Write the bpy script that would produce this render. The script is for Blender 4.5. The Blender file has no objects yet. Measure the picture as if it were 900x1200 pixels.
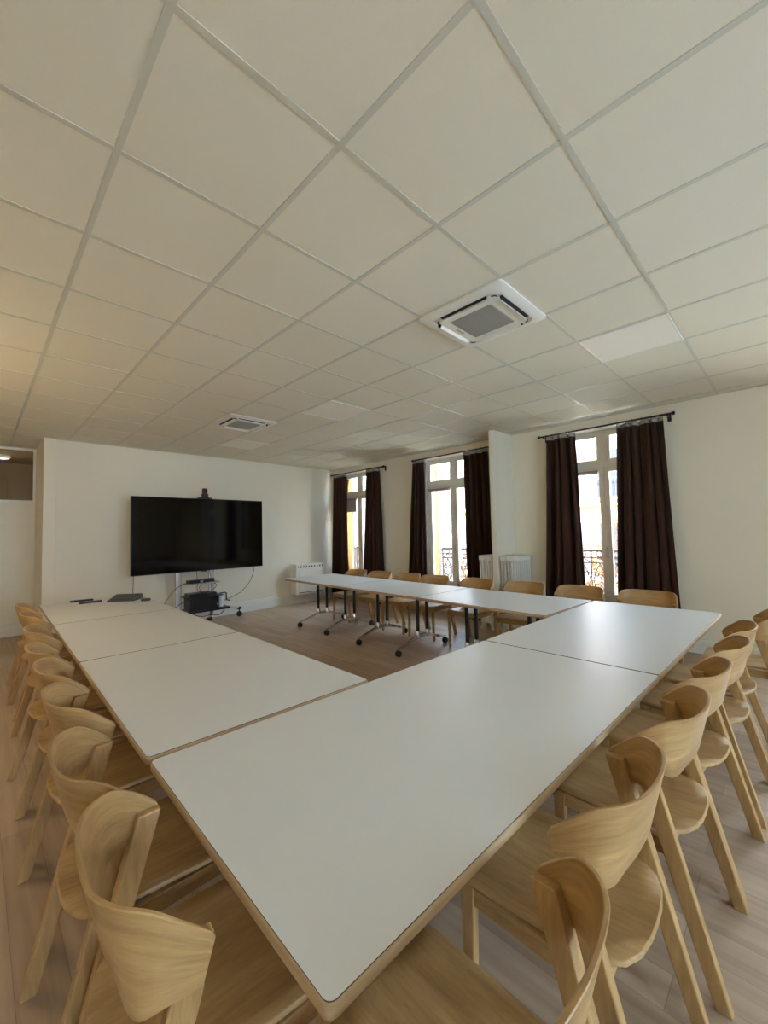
import bpy, bmesh, math, random
from mathutils import Vector, Matrix
random.seed(7)
sc = bpy.context.scene
COL = sc.collection
PI = math.pi
CEIL = 2.947

# ---------------------------------------------------------------- helpers
def link(name, me, mat=None, parent=None):
    o = bpy.data.objects.new(name, me)
    COL.objects.link(o)
    if mat is not None and hasattr(me, 'materials'):
        for m in (mat if isinstance(mat, (list, tuple)) else [mat]):
            me.materials.append(m)
    if parent is not None:
        o.parent = parent
    return o

def obj(name, bm, mat, parent=None, smooth=False, bevel=0.0, segs=2, angle=35):
    bmesh.ops.recalc_face_normals(bm, faces=bm.faces[:])
    me = bpy.data.meshes.new(name)
    bm.to_mesh(me); bm.free()
    o = link(name, me, mat, parent)
    if smooth:
        for p in me.polygons: p.use_smooth = True
        me.set_sharp_from_angle(angle=math.radians(angle))
    if bevel > 0:
        b = o.modifiers.new('Bevel', 'BEVEL'); b.width = bevel; b.segments = segs
        b.limit_method = 'ANGLE'; b.angle_limit = math.radians(40)
    return o

def struct(name, bm, mat, **k):
    o = obj(name, bm, mat, **k); o['kind'] = 'structure'; return o

def tag(o, label, cat, group=None):
    o['label'] = label; o['category'] = cat
    if group: o['group'] = group
    return o

def thing(name, label, cat, loc=(0, 0, 0), rz=0.0, group=None):
    o = bpy.data.objects.new(name, None); COL.objects.link(o)
    o.location = loc; o.rotation_euler = (0, 0, rz)
    o.empty_display_size = .1
    return tag(o, label, cat, group)

def copy_tree(o, parent=None):
    c = o.copy(); COL.objects.link(c)
    if parent is not None:
        c.parent = parent
    for ch in list(o.children):
        copy_tree(ch, c)
    return c

def B(): return bmesh.new()

def box(bm, x0, x1, y0, y1, z0, z1, M=None, mi=0):
    vs = [bm.verts.new((x, y, z)) for x in (x0, x1) for y in (y0, y1) for z in (z0, z1)]
    if M is not None:
        for v in vs: v.co = M @ v.co
    for f in ((0, 1, 3, 2), (4, 6, 7, 5), (0, 4, 5, 1), (2, 3, 7, 6), (0, 2, 6, 4), (1, 5, 7, 3)):
        fc = bm.faces.new([vs[i] for i in f]); fc.material_index = mi
    return vs

def frame_rect(bm, y0, y1, z0, z1, w, x0, x1, wb=None):
    "rectangular frame in the YZ plane, member width w, between x0 and x1"
    wb = w if wb is None else wb
    box(bm, x0, x1, y0, y0 + w, z0, z1); box(bm, x0, x1, y1 - w, y1, z0, z1)
    box(bm, x0, x1, y0 + w, y1 - w, z1 - w, z1); box(bm, x0, x1, y0 + w, y1 - w, z0, z0 + wb)

def prism(bm, pts, z0, z1, mi=0):
    a = [bm.verts.new((p[0], p[1], z0)) for p in pts]
    b = [bm.verts.new((p[0], p[1], z1)) for p in pts]
    n = len(pts)
    fs = [bm.faces.new(a[::-1]), bm.faces.new(b)]
    for i in range(n):
        fs.append(bm.faces.new((a[i], a[(i + 1) % n], b[(i + 1) % n], b[i])))
    for f in fs: f.material_index = mi
    return a, b

def rrect(x0, x1, y0, y1, r, n=5):
    pts = []
    for cx, cy, a0 in ((x1 - r, y1 - r, 0), (x0 + r, y1 - r, 90), (x0 + r, y0 + r, 180), (x1 - r, y0 + r, 270)):
        for k in range(n + 1):
            a = math.radians(a0 + 90 * k / n)
            pts.append((cx + r * math.cos(a), cy + r * math.sin(a)))
    return pts

def tube(bm, pts, r, n=8, cap=True, closed=False):
    pts = [Vector(p) for p in pts]
    rings = []
    N = len(pts)
    up = None
    for i, p in enumerate(pts):
        if closed:
            d = pts[(i + 1) % N] - pts[i - 1]
        else:
            d = (pts[min(i + 1, N - 1)] - pts[max(i - 1, 0)])
        if d.length < 1e-9: d = Vector((0, 0, 1))
        d.normalize()
        if up is None:
            up = Vector((0, 0, 1)) if abs(d.z) < .9 else Vector((1, 0, 0))
        a = d.cross(up)
        if a.length < 1e-4: a = d.cross(Vector((0, 1, 0)))
        a.normalize(); b = a.cross(d).normalized(); up = b
        rr = r[i] if isinstance(r, (list, tuple)) else r
        rings.append([bm.verts.new(p + (a * math.cos(t) + b * math.sin(t)) * rr)
                      for t in [2 * PI * k / n for k in range(n)]])
    rng = range(N) if closed else range(N - 1)
    for i in rng:
        A, C = rings[i], rings[(i + 1) % N]
        for k in range(n):
            bm.faces.new((A[k], A[(k + 1) % n], C[(k + 1) % n], C[k]))
    if cap and not closed:
        bm.faces.new(rings[0][::-1]); bm.faces.new(rings[-1])

def spline(pts, n=12):
    pts = [Vector(p) for p in pts]; out = []
    P = [pts[0]] + pts + [pts[-1]]
    for i in range(1, len(P) - 2):
        for k in range(n):
            t = k / n
            a, b, c, d = P[i - 1], P[i], P[i + 1], P[i + 2]
            out.append(.5 * ((2 * b) + (c - a) * t + (2 * a - 5 * b + 4 * c - d) * t * t + (3 * b - a - 3 * c + d) * t ** 3))
    out.append(pts[-1]); return out

def beam(bm, p0, p1, w, d, w1=None, d1=None, xdir=(1, 0, 0)):
    "tapered bar: width w along xdir, depth d perpendicular"
    p0, p1 = Vector(p0), Vector(p1); ax = (p1 - p0).normalized()
    x = Vector(xdir); x = (x - ax * x.dot(ax)).normalized(); y = ax.cross(x)
    w1 = w if w1 is None else w1; d1 = d if d1 is None else d1
    rings = []
    for p, a, b in ((p0, w, d), (p1, w1, d1)):
        rings.append([bm.verts.new(p + x * sx * a / 2 + y * sy * b / 2) for sx, sy in ((-1, -1), (1, -1), (1, 1), (-1, 1))])
    for k in range(4):
        bm.faces.new((rings[0][k], rings[0][(k + 1) % 4], rings[1][(k + 1) % 4], rings[1][k]))
    bm.faces.new(rings[0][::-1]); bm.faces.new(rings[1])
    return rings

def lathe(bm, prof, n=20, M=None):
    rings = []
    for r, z in prof:
        rings.append([bm.verts.new((r * math.cos(2 * PI * k / n), r * math.sin(2 * PI * k / n), z)) for k in range(n)])
    if M is not None:
        for R_ in rings:
            for v in R_: v.co = M @ v.co
    for i in range(len(rings) - 1):
        for k in range(n):
            bm.faces.new((rings[i][k], rings[i][(k + 1) % n], rings[i + 1][(k + 1) % n], rings[i + 1][k]))
    bm.faces.new(rings[0][::-1]); bm.faces.new(rings[-1])

# ---------------------------------------------------------------- materials
def mat(name, col, rough=.5, metal=0.0, spec=.5, noise=None, bump=None, coat=0.0, sheen=0.0):
    "noise=(scale, amount): gentle colour mottling; bump=(scale, strength, dist)"
    m = bpy.data.materials.new(name); m.use_nodes = True
    nt = m.node_tree; b = nt.nodes['Principled BSDF']
    b.inputs['Base Color'].default_value = (*col, 1)
    b.inputs['Roughness'].default_value = rough
    b.inputs['Metallic'].default_value = metal
    b.inputs['Specular IOR Level'].default_value = spec
    b.inputs['Coat Weight'].default_value = coat
    if sheen: b.inputs['Sheen Weight'].default_value = sheen
    tc = nt.nodes.new('ShaderNodeTexCoord')
    if noise:
        n = nt.nodes.new('ShaderNodeTexNoise'); n.inputs['Scale'].default_value = noise[0]
        n.inputs['Detail'].default_value = 5
        mx = nt.nodes.new('ShaderNodeMix'); mx.data_type = 'RGBA'
        a = noise[1]
        mx.inputs[6].default_value = (*[c * (1 - a) for c in col], 1)
        mx.inputs[7].default_value = (*[min(1, c * (1 + a)) for c in col], 1)
        nt.links.new(tc.outputs['Object'], n.inputs['Vector'])
        nt.links.new(n.outputs['Fac'], mx.inputs[0])
        nt.links.new(mx.outputs[2], b.inputs['Base Color'])
    if bump:
        n = nt.nodes.new('ShaderNodeTexNoise'); n.inputs['Scale'].default_value = bump[0]
        n.inputs['Detail'].default_value = 4
        bp = nt.nodes.new('ShaderNodeBump'); bp.inputs['Strength'].default_value = bump[1]
        bp.inputs['Distance'].default_value = bump[2]
        nt.links.new(tc.outputs['Object'], n.inputs['Vector'])
        nt.links.new(n.outputs['Fac'], bp.inputs['Height'])
        nt.links.new(bp.outputs['Normal'], b.inputs['Normal'])
    return m

def wood(name, scale, c0, c1, rough=.42, uv=False, spec=.4):
    "oak: grain stretched along the axis with the smallest scale"
    m = bpy.data.materials.new(name); m.use_nodes = True
    nt = m.node_tree; L = nt.links; b = nt.nodes['Principled BSDF']
    tc = nt.nodes.new('ShaderNodeTexCoord'); mp = nt.nodes.new('ShaderNodeMapping')
    mp.inputs['Scale'].default_value = scale
    L.new(tc.outputs['UV' if uv else 'Object'], mp.inputs['Vector'])
    oi = nt.nodes.new('ShaderNodeObjectInfo')
    add = nt.nodes.new('ShaderNodeVectorMath'); add.operation = 'ADD'
    sc3 = nt.nodes.new('ShaderNodeMath'); sc3.operation = 'MULTIPLY'; sc3.inputs[1].default_value = 37.0
    L.new(oi.outputs['Random'], sc3.inputs[0]); L.new(mp.outputs[0], add.inputs[0]); L.new(sc3.outputs[0], add.inputs[1])
    n1 = nt.nodes.new('ShaderNodeTexNoise'); n1.inputs['Scale'].default_value = 1.0
    n1.inputs['Detail'].default_value = 3; n1.inputs['Distortion'].default_value = .6
    n2 = nt.nodes.new('ShaderNodeTexNoise'); n2.inputs['Scale'].default_value = 6.0
    n2.inputs['Detail'].default_value = 8; n2.inputs['Roughness'].default_value = .7
    L.new(add.outputs[0], n1.inputs['Vector']); L.new(add.outputs[0], n2.inputs['Vector'])
    mm = nt.nodes.new('ShaderNodeMix'); mm.inputs[0].default_value = .5
    L.new(n1.outputs['Fac'], mm.inputs[2]); L.new(n2.outputs['Fac'], mm.inputs[3])
    rp = nt.nodes.new('ShaderNodeValToRGB')
    rp.color_ramp.elements[0].position = .33; rp.color_ramp.elements[0].color = (*c0, 1)
    rp.color_ramp.elements[1].position = .66; rp.color_ramp.elements[1].color = (*c1, 1)
    L.new(mm.outputs[0], rp.inputs[0]); L.new(rp.outputs[0], b.inputs['Base Color'])
    bp = nt.nodes.new('ShaderNodeBump'); bp.inputs['Strength'].default_value = .12; bp.inputs['Distance'].default_value = .002
    L.new(n2.outputs['Fac'], bp.inputs['Height']); L.new(bp.outputs['Normal'], b.inputs['Normal'])
    b.inputs['Roughness'].default_value = rough; b.inputs['Specular IOR Level'].default_value = spec
    return m

OC0, OC1 = (.31, .165, .056), (.58, .355, .138)
M = {}
M['oak_leg'] = wood('oak_leg', (14, 14, 1.6), OC0, OC1)
M['oak_seat'] = wood('oak_seat', (12, 1.4, 12), OC0, OC1)
M['oak_back'] = wood('oak_back', (1.5, 12, 12), OC0, OC1, uv=True, rough=.36)
M['oak_rail'] = wood('oak_rail', (3, 3, 14), OC0, OC1)
M['edge'] = wood('table_edge', (2.0, 2.0, 60), (.40, .25, .12), (.58, .40, .21), rough=.45)
M['laminate'] = mat('laminate', (.74, .71, .645), .37, spec=.2, noise=(3, .015), bump=(900, .05, .0004))
M['core'] = mat('laminate_core', (.10, .045, .035), .5)
M['black'] = mat('black_metal', (.012, .012, .013), .38)
M['rubber'] = mat('rubber', (.012, .012, .012), .6)
M['chrome'] = mat('polished_aluminium', (.74, .73, .71), .22, metal=1.0)
M['wall'] = mat('wall_paint', (.85, .765, .585), .7, spec=.3, bump=(180, .08, .001), noise=(.8, .02))
M['trim'] = mat('white_paint', (.84, .79, .67), .42)
M['tile'] = mat('ceiling_tile', (.80, .72, .555), .9, spec=.1, bump=(420, .35, .0012), noise=(300, .05))
M['tbar'] = mat('grid_bar', (.62, .57, .44), .30, spec=.5)
M['panel'] = mat('light_panel', (.90, .83, .68), .5, spec=.3)
M['plastic'] = mat('white_plastic', (.80, .745, .63), .38)
M['grille'] = mat('intake_grille', (.40, .37, .30), .7)
M['dark'] = mat('dark_slot', (.008, .008, .008), .7)
M['velvet'] = mat('brown_velvet', (.040, .0145, .006), .8, spec=.2, sheen=.12, noise=(14, .25), bump=(240, .2, .001))
M['tape'] = mat('heading_tape', (.34, .31, .27), .8)
M['rod'] = mat('black_rod', (.015, .013, .015), .35)
M['radiator'] = mat('radiator_enamel', (.82, .77, .65), .38)
M['frame'] = mat('window_frame', (.90, .86, .76), .38)
M['tvblack'] = mat('tv_screen', (.0025, .0025, .0025), .08, spec=.4)
M['bezel'] = mat('tv_bezel', (.008, .008, .008), .3)
M['steel'] = mat('satin_steel', (.62, .58, .52), .35, metal=.7)
M['cup'] = mat('paper_cup', (.80, .79, .75), .6)
M['brownplastic'] = mat('brown_plastic', (.045, .022, .015), .4)
M['console'] = mat('grey_console', (.045, .048, .05), .35)
M['blue'] = mat('blue_label', (.25, .5, .8), .5)
M['facade'] = mat('facade_render', (.52, .49, .43), .85, noise=(.6, .06))
M['stone'] = mat('facade_stone', (.34, .15, .035), .85, noise=(2, .08))
M['fglass'] = mat('far_glass', (.03, .03, .033), .5, spec=.1)
M['fshutter'] = mat('far_shutter', (.10, .055, .04), .7)
M['shutter'] = mat('painted_shutter', (.25, .20, .14), .6)
M['ochre'] = mat('ochre_render', (.55, .27, .06), .85, noise=(2, .06))
M['iron'] = mat('wrought_iron', (.045, .032, .036), .5)
M['bark'] = mat('bark', (.05, .03, .022), .9)
M['leafo'] = mat('autumn_leaf', (.11, .032, .006), .8, spec=.1)
M['asphalt'] = mat('street_paving', (.62, .57, .50), .9, noise=(1.5, .08))
M['blind'] = mat('roller_blind', (.50, .38, .33), .8)
M['shade'] = mat('blind_fabric', (.62, .50, .48), .8)
M['brass'] = mat('handle_metal', (.75, .72, .66), .3, metal=.8)
M['corridor'] = mat('corridor_wall', (.17, .11, .055), .8)

def glass(name):
    m = bpy.data.materials.new(name); m.use_nodes = True
    nt = m.node_tree; nt.nodes.clear()
    o = nt.nodes.new('ShaderNodeOutputMaterial'); mx = nt.nodes.new('ShaderNodeMixShader')
    t = nt.nodes.new('ShaderNodeBsdfTransparent'); g = nt.nodes.new('ShaderNodeBsdfGlossy')
    g.inputs['Roughness'].default_value = .02
    t.inputs['Color'].default_value = (.96, .97, .96, 1)
    f = nt.nodes.new('ShaderNodeFresnel'); f.inputs['IOR'].default_value = 1.3
    nt.links.new(f.outputs[0], mx.inputs[0]); nt.links.new(t.outputs[0], mx.inputs[1]); nt.links.new(g.outputs[0], mx.inputs[2])
    nt.links.new(mx.outputs[0], o.inputs[0])
    return m
M['glass'] = glass('window_glass')

def floor_mat():
    m = bpy.data.materials.new('oak_plank_floor'); m.use_nodes = True
    nt = m.node_tree; L = nt.links; b = nt.nodes['Principled BSDF']
    tc = nt.nodes.new('ShaderNodeTexCoord'); mp = nt.nodes.new('ShaderNodeMapping')
    mp.inputs['Rotation'].default_value = (0, 0, PI / 2)
    L.new(tc.outputs['Object'], mp.inputs['Vector'])
    br = nt.nodes.new('ShaderNodeTexBrick')
    br.inputs['Scale'].default_value = 1.0; br.inputs['Brick Width'].default_value = 1.25
    br.inputs['Row Height'].default_value = .14; br.inputs['Mortar Size'].default_value = .0012
    br.inputs['Mortar Smooth'].default_value = .2; br.offset = .37
    br.inputs['Color1'].default_value = (.45, .31, .195, 1); br.inputs['Color2'].default_value = (.565, .405, .26, 1)
    br.inputs['Mortar'].default_value = (.30, .21, .14, 1)
    L.new(mp.outputs[0], br.inputs['Vector'])
    g = nt.nodes.new('ShaderNodeTexNoise'); g.inputs['Scale'].default_value = 1; g.inputs['Detail'].default_value = 7
    mp2 = nt.nodes.new('ShaderNodeMapping'); mp2.inputs['Scale'].default_value = (28, 1.6, 1)
    L.new(tc.outputs['Object'], mp2.inputs['Vector']); L.new(mp2.outputs[0], g.inputs['Vector'])
    rp = nt.nodes.new('ShaderNodeValToRGB')
    rp.color_ramp.elements[0].position = .3; rp.color_ramp.elements[0].color = (.80, .78, .76, 1)
    rp.color_ramp.elements[1].position = .7; rp.color_ramp.elements[1].color = (1.08, 1.08, 1.08, 1)
    L.new(g.outputs['Fac'], rp.inputs[0])
    mx = nt.nodes.new('ShaderNodeMix'); mx.data_type = 'RGBA'; mx.blend_type = 'MULTIPLY'; mx.inputs[0].default_value = 1
    L.new(br.outputs['Color'], mx.inputs[6]); L.new(rp.outputs[0], mx.inputs[7])
    L.new(mx.outputs[2], b.inputs['Base Color'])
    b.inputs['Roughness'].default_value = .42; b.inputs['Specular IOR Level'].default_value = .4
    return m
M['floor'] = floor_mat()

# ---------------------------------------------------------------- room shell
XL, XR, YB, YT = -2.4, 4.98, -4.7, 6.45          # room extents
b = B(); box(b, XL - .2, 5.45, YB - .47, 9.4, -.2, 0); struct('floor', b, M['floor'])
b = B(); box(b, XL - .2, 5.45, YB - .47, 9.4, CEIL + .006, CEIL + .25)
struct('ceiling', b, M['tile'])

# T-bar grid, 0.6 m module
b = B()
w = .012
i = math.ceil(XL / .6)
while i * .6 < XR:
    box(b, i * .6 - w, i * .6 + w, YB, 7.5, CEIL + .003, CEIL + .012); i += 1
j = math.ceil(YB / .6)
while j * .6 < 7.5:
    y = j * .6
    x1 = XR if y < YT else -.28
    box(b, XL, x1, y - w, y + w, CEIL + .0034, CEIL + .0126); j += 1
box(b, XR - .022, XR, YB, YT, CEIL - .001, CEIL + .012)
box(b, -.28, XR, YT - .022, YT, CEIL - .001, CEIL + .012)
box(b, XL, -.28, 7.478, 7.5, CEIL - .001, CEIL + .012)
struct('trim_1', b, M['tbar'])

# window wall
WIN = [(5.75, 1), (3.19, 2), (.68, 3), (-1.85, 4)]
ADDED_WIN = [(1.6, 5), (-1.05, 7)]          # unseen windows added to the end wall behind the camera for more light
HW, WTOP = .62, 2.82
ys = sorted([(c - HW, c + HW) for c, _ in WIN])
b = B(); prev = YB - .2
for y0, y1 in ys:
    box(b, XR, 5.45, prev, y0, 0, CEIL + .2); prev = y1
    box(b, XR, 5.45, y0, y1, WTOP, CEIL + .2)
box(b, XR, 5.45, prev, YT + .2, 0, CEIL + .2)
struct('wall_right', b, M['wall'])
b = B(); box(b, -.14, XR, YT, YT + .2, 0, CEIL + .2)
struct('wall_front', b, M['wall'])
b = B(); box(b, -.28, -.14, YT - .03, 7.5, 0, CEIL + .2)
struct('wall_return', b, M['wall'], bevel=.004)
b = B(); box(b, XL - .2, XL, YB - .2, 9.4, 0, CEIL + .2); struct('wall_left', b, M['wall'])
b = B(); prev = XL - .2
for c, _ in ADDED_WIN[::-1]:
    box(b, prev, c - HW, YB - .47, YB, 0, CEIL + .2); box(b, c - HW, c + HW, YB - .47, YB, WTOP, CEIL + .2); prev = c + HW
box(b, prev, 5.45, YB - .47, YB, 0, CEIL + .2)
struct('wall_back', b, M['wall'])
# glazed partition beside the TV wall
b = B()
box(b, XL, -.22, 7.5, 7.56, 0, 2.10); box(b, XL, -.22, 7.5, 7.56, 2.93, CEIL + .05)
box(b, -.30, -.22, 7.49, 7.56, 2.10, 2.93)
box(b, XL, -.28, 7.488, 7.5, 1.045, 1.06)
struct('wall_partition', b, M['wall'])
b = B()
for x0, x1 in ((-1.28, -.28), (-2.32, -1.32)):
    box(b, x0, x0 + .03, 7.485, 7.53, 2.085, 2.945); box(b, x1 - .03, x1, 7.485, 7.53, 2.085, 2.945)
    box(b, x0 + .03, x1 - .03, 7.485, 7.53, 2.915, 2.945); box(b, x0 + .03, x1 - .03, 7.485, 7.53, 2.085, 2.115)
wf = struct('window_6', b, M['trim'])
b = B(); box(b, -1.25, -.31, 7.505, 7.511, 2.115, 2.915); obj('pane', b, M['glass'], wf)
b = B(); box(b, -2.29, -1.35, 7.505, 7.511, 2.115, 2.915); obj('pane', b, M['glass'], wf)
# corridor behind it
b = B(); box(b, XL, .5, 9.2, 9.4, 0, CEIL + .2); box(b, .3, .5, 7.56, 9.2, 0, CEIL + .2)
struct('wall_corridor', b, M['corridor'])
b = B(); box(b, XL, .5, 7.56, 9.4, 2.935, CEIL); struct('ceiling_corridor', b, M['corridor'])
b = B(); box(b, -1.15, -.55, 9.12, 9.2, 0.0, 2.62); struct('door_1', b, M['corridor'], bevel=.01)
t = thing('corridor_light', 'small pale ceiling lamp in the dark corridor behind the transom glass', 'lamp', (-.655, 8.3, 2.935))
b = B(); lathe(b, [(.10, .004), (.11, -.03), (.09, -.06)], 20); obj('lamp_shade', b, M['panel'], t, smooth=True)
b = B(); lathe(b, [(.05, .005), (.05, -.01)], 16); obj('mounting_plate', b, M['steel'], t)

# baseboards
def bboard(name, x0, x1, y0, y1, ax):
    b = B()
    box(b, x0, x1, y0, y1, 0, .13)
    if ax == 'y':
        box(b, x0, x1, y0, y1, .13, .17); box(b, x0, x1, y0 + .008, y1, .17, .205)
    elif ax == 'x': box(b, x0 + .008, x1, y0, y1, .13, .155)
    else: box(b, x0, x1 - .008, y0, y1, .13, .155)
    struct(name, b, M['trim'], bevel=.003)
bboard('baseboard_front', -.14, XR, YT - .02, YT, 'y')
bboard('baseboard_partition', XL, -.28, 7.48, 7.5, 'y')
prev = YB
for k, (y0, y1) in enumerate(ys + [(YT, YT)]):
    segs = [(prev, y0)] if y0 < 1.9 or y0 > 4 or True else []
    if prev < 1.9 < y0:
        segs = [(prev, 1.937), (2.02, y0)]
    for s, (a, c) in enumerate(segs):
        if c - a > .05: bboard('baseboard_right', XR - .02, XR, a, c, 'x')
    prev = y1
# dado ledge between the radiator and the third window
b = B(); box(b, XR - .035, XR, 1.32, 1.937, 1.075, 1.10); box(b, XR - .012, XR, 1.32, 1.937, .155, 1.075)
struct('trim_2', b, M['wall'])
# stub wall between windows 2 and 3
b = B(); box(b, 4.44, XR, 1.937, 2.02, 0, CEIL + .01)
struct('wall_stub', b, M['wall'], bevel=.003)

# ---------------------------------------------------------------- windows
def make_window(yc, n):
    y0, y1 = yc - HW, yc + HW
    b = B()
    X0, X1 = 5.17, 5.235
    frame_rect(b, y0, y1, 0.0, WTOP, .05, X0, X1)
    box(b, X0 - .01, X1, y0 + .05, y1 - .05, 2.30, 2.385)           # transom
    box(b, X0 - .004, X1, yc - .05, yc + .05, 2.385, WTOP - .05)     # upper mullion
    for a, c in ((y0 + .05, yc - .05), (yc + .05, y1 - .05)):
        frame_rect(b, a, c, 2.385, WTOP - .05, .035, X0 + .008, X1 - .008)
    wf = struct('window_%d' % n, b, M['frame'], bevel=.004)
    for a, c in ((y0 + .05, yc), (yc, y1 - .05)):
        lb = B()
        frame_rect(lb, a + .002, c - .002, .055, 2.298, .062, X0 - .012, X1 - .02)
        box(lb, X0 - .004, X1 - .025, a + .06, c - .06, .11, .56)
        box(lb, X0 - .012, X1 - .02, a + .06, c - .06, .50, .565)
        leaf = obj('casement', lb, M['frame'], wf, bevel=.004)
        g = B(); box(g, X0 + .018, X0 + .024, a + .06, c - .06, .565, 2.24)
        obj('pane', g, M['glass'], leaf)
    for a, c in ((y0 + .08, yc - .085), (yc + .085, y1 - .08)):
        g = B(); box(g, X0 + .028, X0 + .034, a, c, 2.415, WTOP - .08)
        obj('pane', g, M['glass'], wf)
    hb = B(); box(hb, X0 - .022, X0 - .012, yc - .016, yc + .016, 1.06, 1.22)
    tube(hb, [(X0 - .02, yc, 1.19), (X0 - .055, yc, 1.19), (X0 - .06, yc, 1.17), (X0 - .06, yc, 1.07)], .009)
    obj('handle', hb, M['brass'], wf, smooth=True)
    sb = B(); box(sb, 5.235, 5.50, y0 - .0, y1 + .0, -.05, .0); box(sb, 5.236, 5.45, y0 + .0005, y0 + .012, 0, WTOP); box(sb, 5.236, 5.45, y1 - .012, y1 - .0005, 0, WTOP)
    obj('outer_reveal', sb, M['ochre'], wf)
    return wf
for c, n in WIN: make_window(c, n)
for c, n in ADDED_WIN:
    o = make_window(0, n)
    o.rotation_euler = (0, 0, -PI / 2); o.location = (c, 4.98 + YB, 0)

# roller blinds rolled up on the left casements
def blind(yc, drop, label):
    t = thing('roller_blind', label, 'blind', (5.13, yc + .32, 2.24))
    b = B(); tube(b, [(0, -.24, 0), (0, .24, 0)], .024, 14); obj('roll', b, M['blind'], t, smooth=True)
    for q in (-1, 1):
        b = B(); box(b, -.01, .012, q * .244 - .004, q * .244 + .004, -.03, .03); obj('bracket', b, M['blind'], t)
    if drop > .05:
        b = B(); box(b, -.003, .0, -.235, .235, -drop, -.02); obj('shade', b, M['shade'], t)
        b = B(); box(b, -.009, .006, -.238, .238, -drop - .02, -drop); obj('bottom_bar', b, M['blind'], t)
blind(.68, .03, 'brown blind rolled up under the transom of the nearest window')
blind(3.19, .03, 'beige blind rolled up under the transom of the middle window')
blind(5.75, .27, 'pinkish blind pulled a little way down on the farthest window')

# wrought-iron balcony rails
def railing(yc, label):
    t = thing('balcony_railing', label, 'railing', (5.56, yc, 0), 0, None)
    W = .58
    b = B()
    tube(b, [(0, -W, 1.13), (0, W, 1.13)], .018, 8); tube(b, [(0, -W, 1.03), (0, W, 1.03)], .011, 6)
    tube(b, [(0, -W, .95), (0, W, .95)], .012, 6); tube(b, [(0, -W, .12), (0, W, .12)], .010, 6)
    for y in (-W, W):
        tube(b, [(0, y, 0), (0, y, 1.13)], .012, 6); tube(b, [(0, y, 1.1), (-.12, y, 1.1)], .010, 6)
        tube(b, [(0, y, .12), (-.12, y, .12)], .010, 6)
    obj('rail', b, M['iron'], t, smooth=True)
    def scroll(cy, cz, s, m):
        pts = []
        for k in range(22):
            a = k / 21 * 2.2 * PI; r = s * (1 - .72 * k / 21)
            pts.append((0, cy + m * r * math.cos(a), cz + r * math.sin(a)))
        return pts
    b = B()
    n = 5
    for k in range(n):
        cy = -W + (k + .5) * 2 * W / n
        hw = W / n
        for m in (-1, 1):
            tube(b, scroll(cy + m * .048, .78, .045, m), .009, 5)
            tube(b, scroll(cy + m * .05, .60, .05, -m), .009, 5)
            tube(b, scroll(cy + m * .046, .38, .05, m), .009, 5)
            tube(b, spline([(0, cy + m * .02, .14), (0, cy + m * .1, .24), (0, cy + m * .02, .48), (0, cy + m * .09, .70), (0, cy, .94)], 6), .009, 5)
            tube(b, [(0, cy, 1.03), (0, cy + m * hw * .9, .95)], .009, 5)
        ring = [(0, cy + .04 * math.cos(a), 1.08 + .042 * math.sin(a)) for a in [2 * PI * q / 12 for q in range(12)]]
        tube(b, ring, .008, 5, closed=True)
    obj('scrollwork', b, M['iron'], t, smooth=True)
    for k in range(n + 1):
        y = -W + k * 2 * W / n
        if 0 < k < n:
            b = B(); tube(b, [(0, y, .12), (0, y, 1.13)], .012, 6); obj('baluster', b, M['iron'], t, smooth=True)
railing(.68, 'wrought-iron scrolled balcony railing outside the nearest window')
railing(3.19, 'wrought-iron scrolled balcony railing outside the middle window')
railing(5.75, 'wrought-iron balcony railing outside the farthest window')

# open louvred shutters
def shutter(x, y, label):
    t = thing('window_shutter', label, 'shutter', (x, y, 0))
    b = B()
    W = .52
    for a in (0, W - .05): box(b, a, a + .05, 0, .035, .05, 2.78)
    for z0, z1 in ((.05, .15), (1.30, 1.38), (2.70, 2.78)): box(b, .05, W - .05, 0, .035, z0, z1)
    obj('shutter_frame', b, M['shutter'], t, bevel=.003)
    b = B(); z = .17
    while z < 2.69:
        if not 1.27 < z < 1.39:
            Mx = Matrix.Translation((W / 2, .018, z)) @ Matrix.Rotation(math.radians(38), 4, 'X')
            box(b, -W / 2 + .045, W / 2 - .045, -.02, .02, -.004, .004, Mx)
        z += .042
    obj('louvres', b, M['shutter'], t)
shutter(5.47, 3.19 + .60, 'open pale louvred shutter outside the middle window, left side')
shutter(5.47, 5.75 + .58, 'open pale louvred shutter outside the farthest window, left side')

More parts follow.
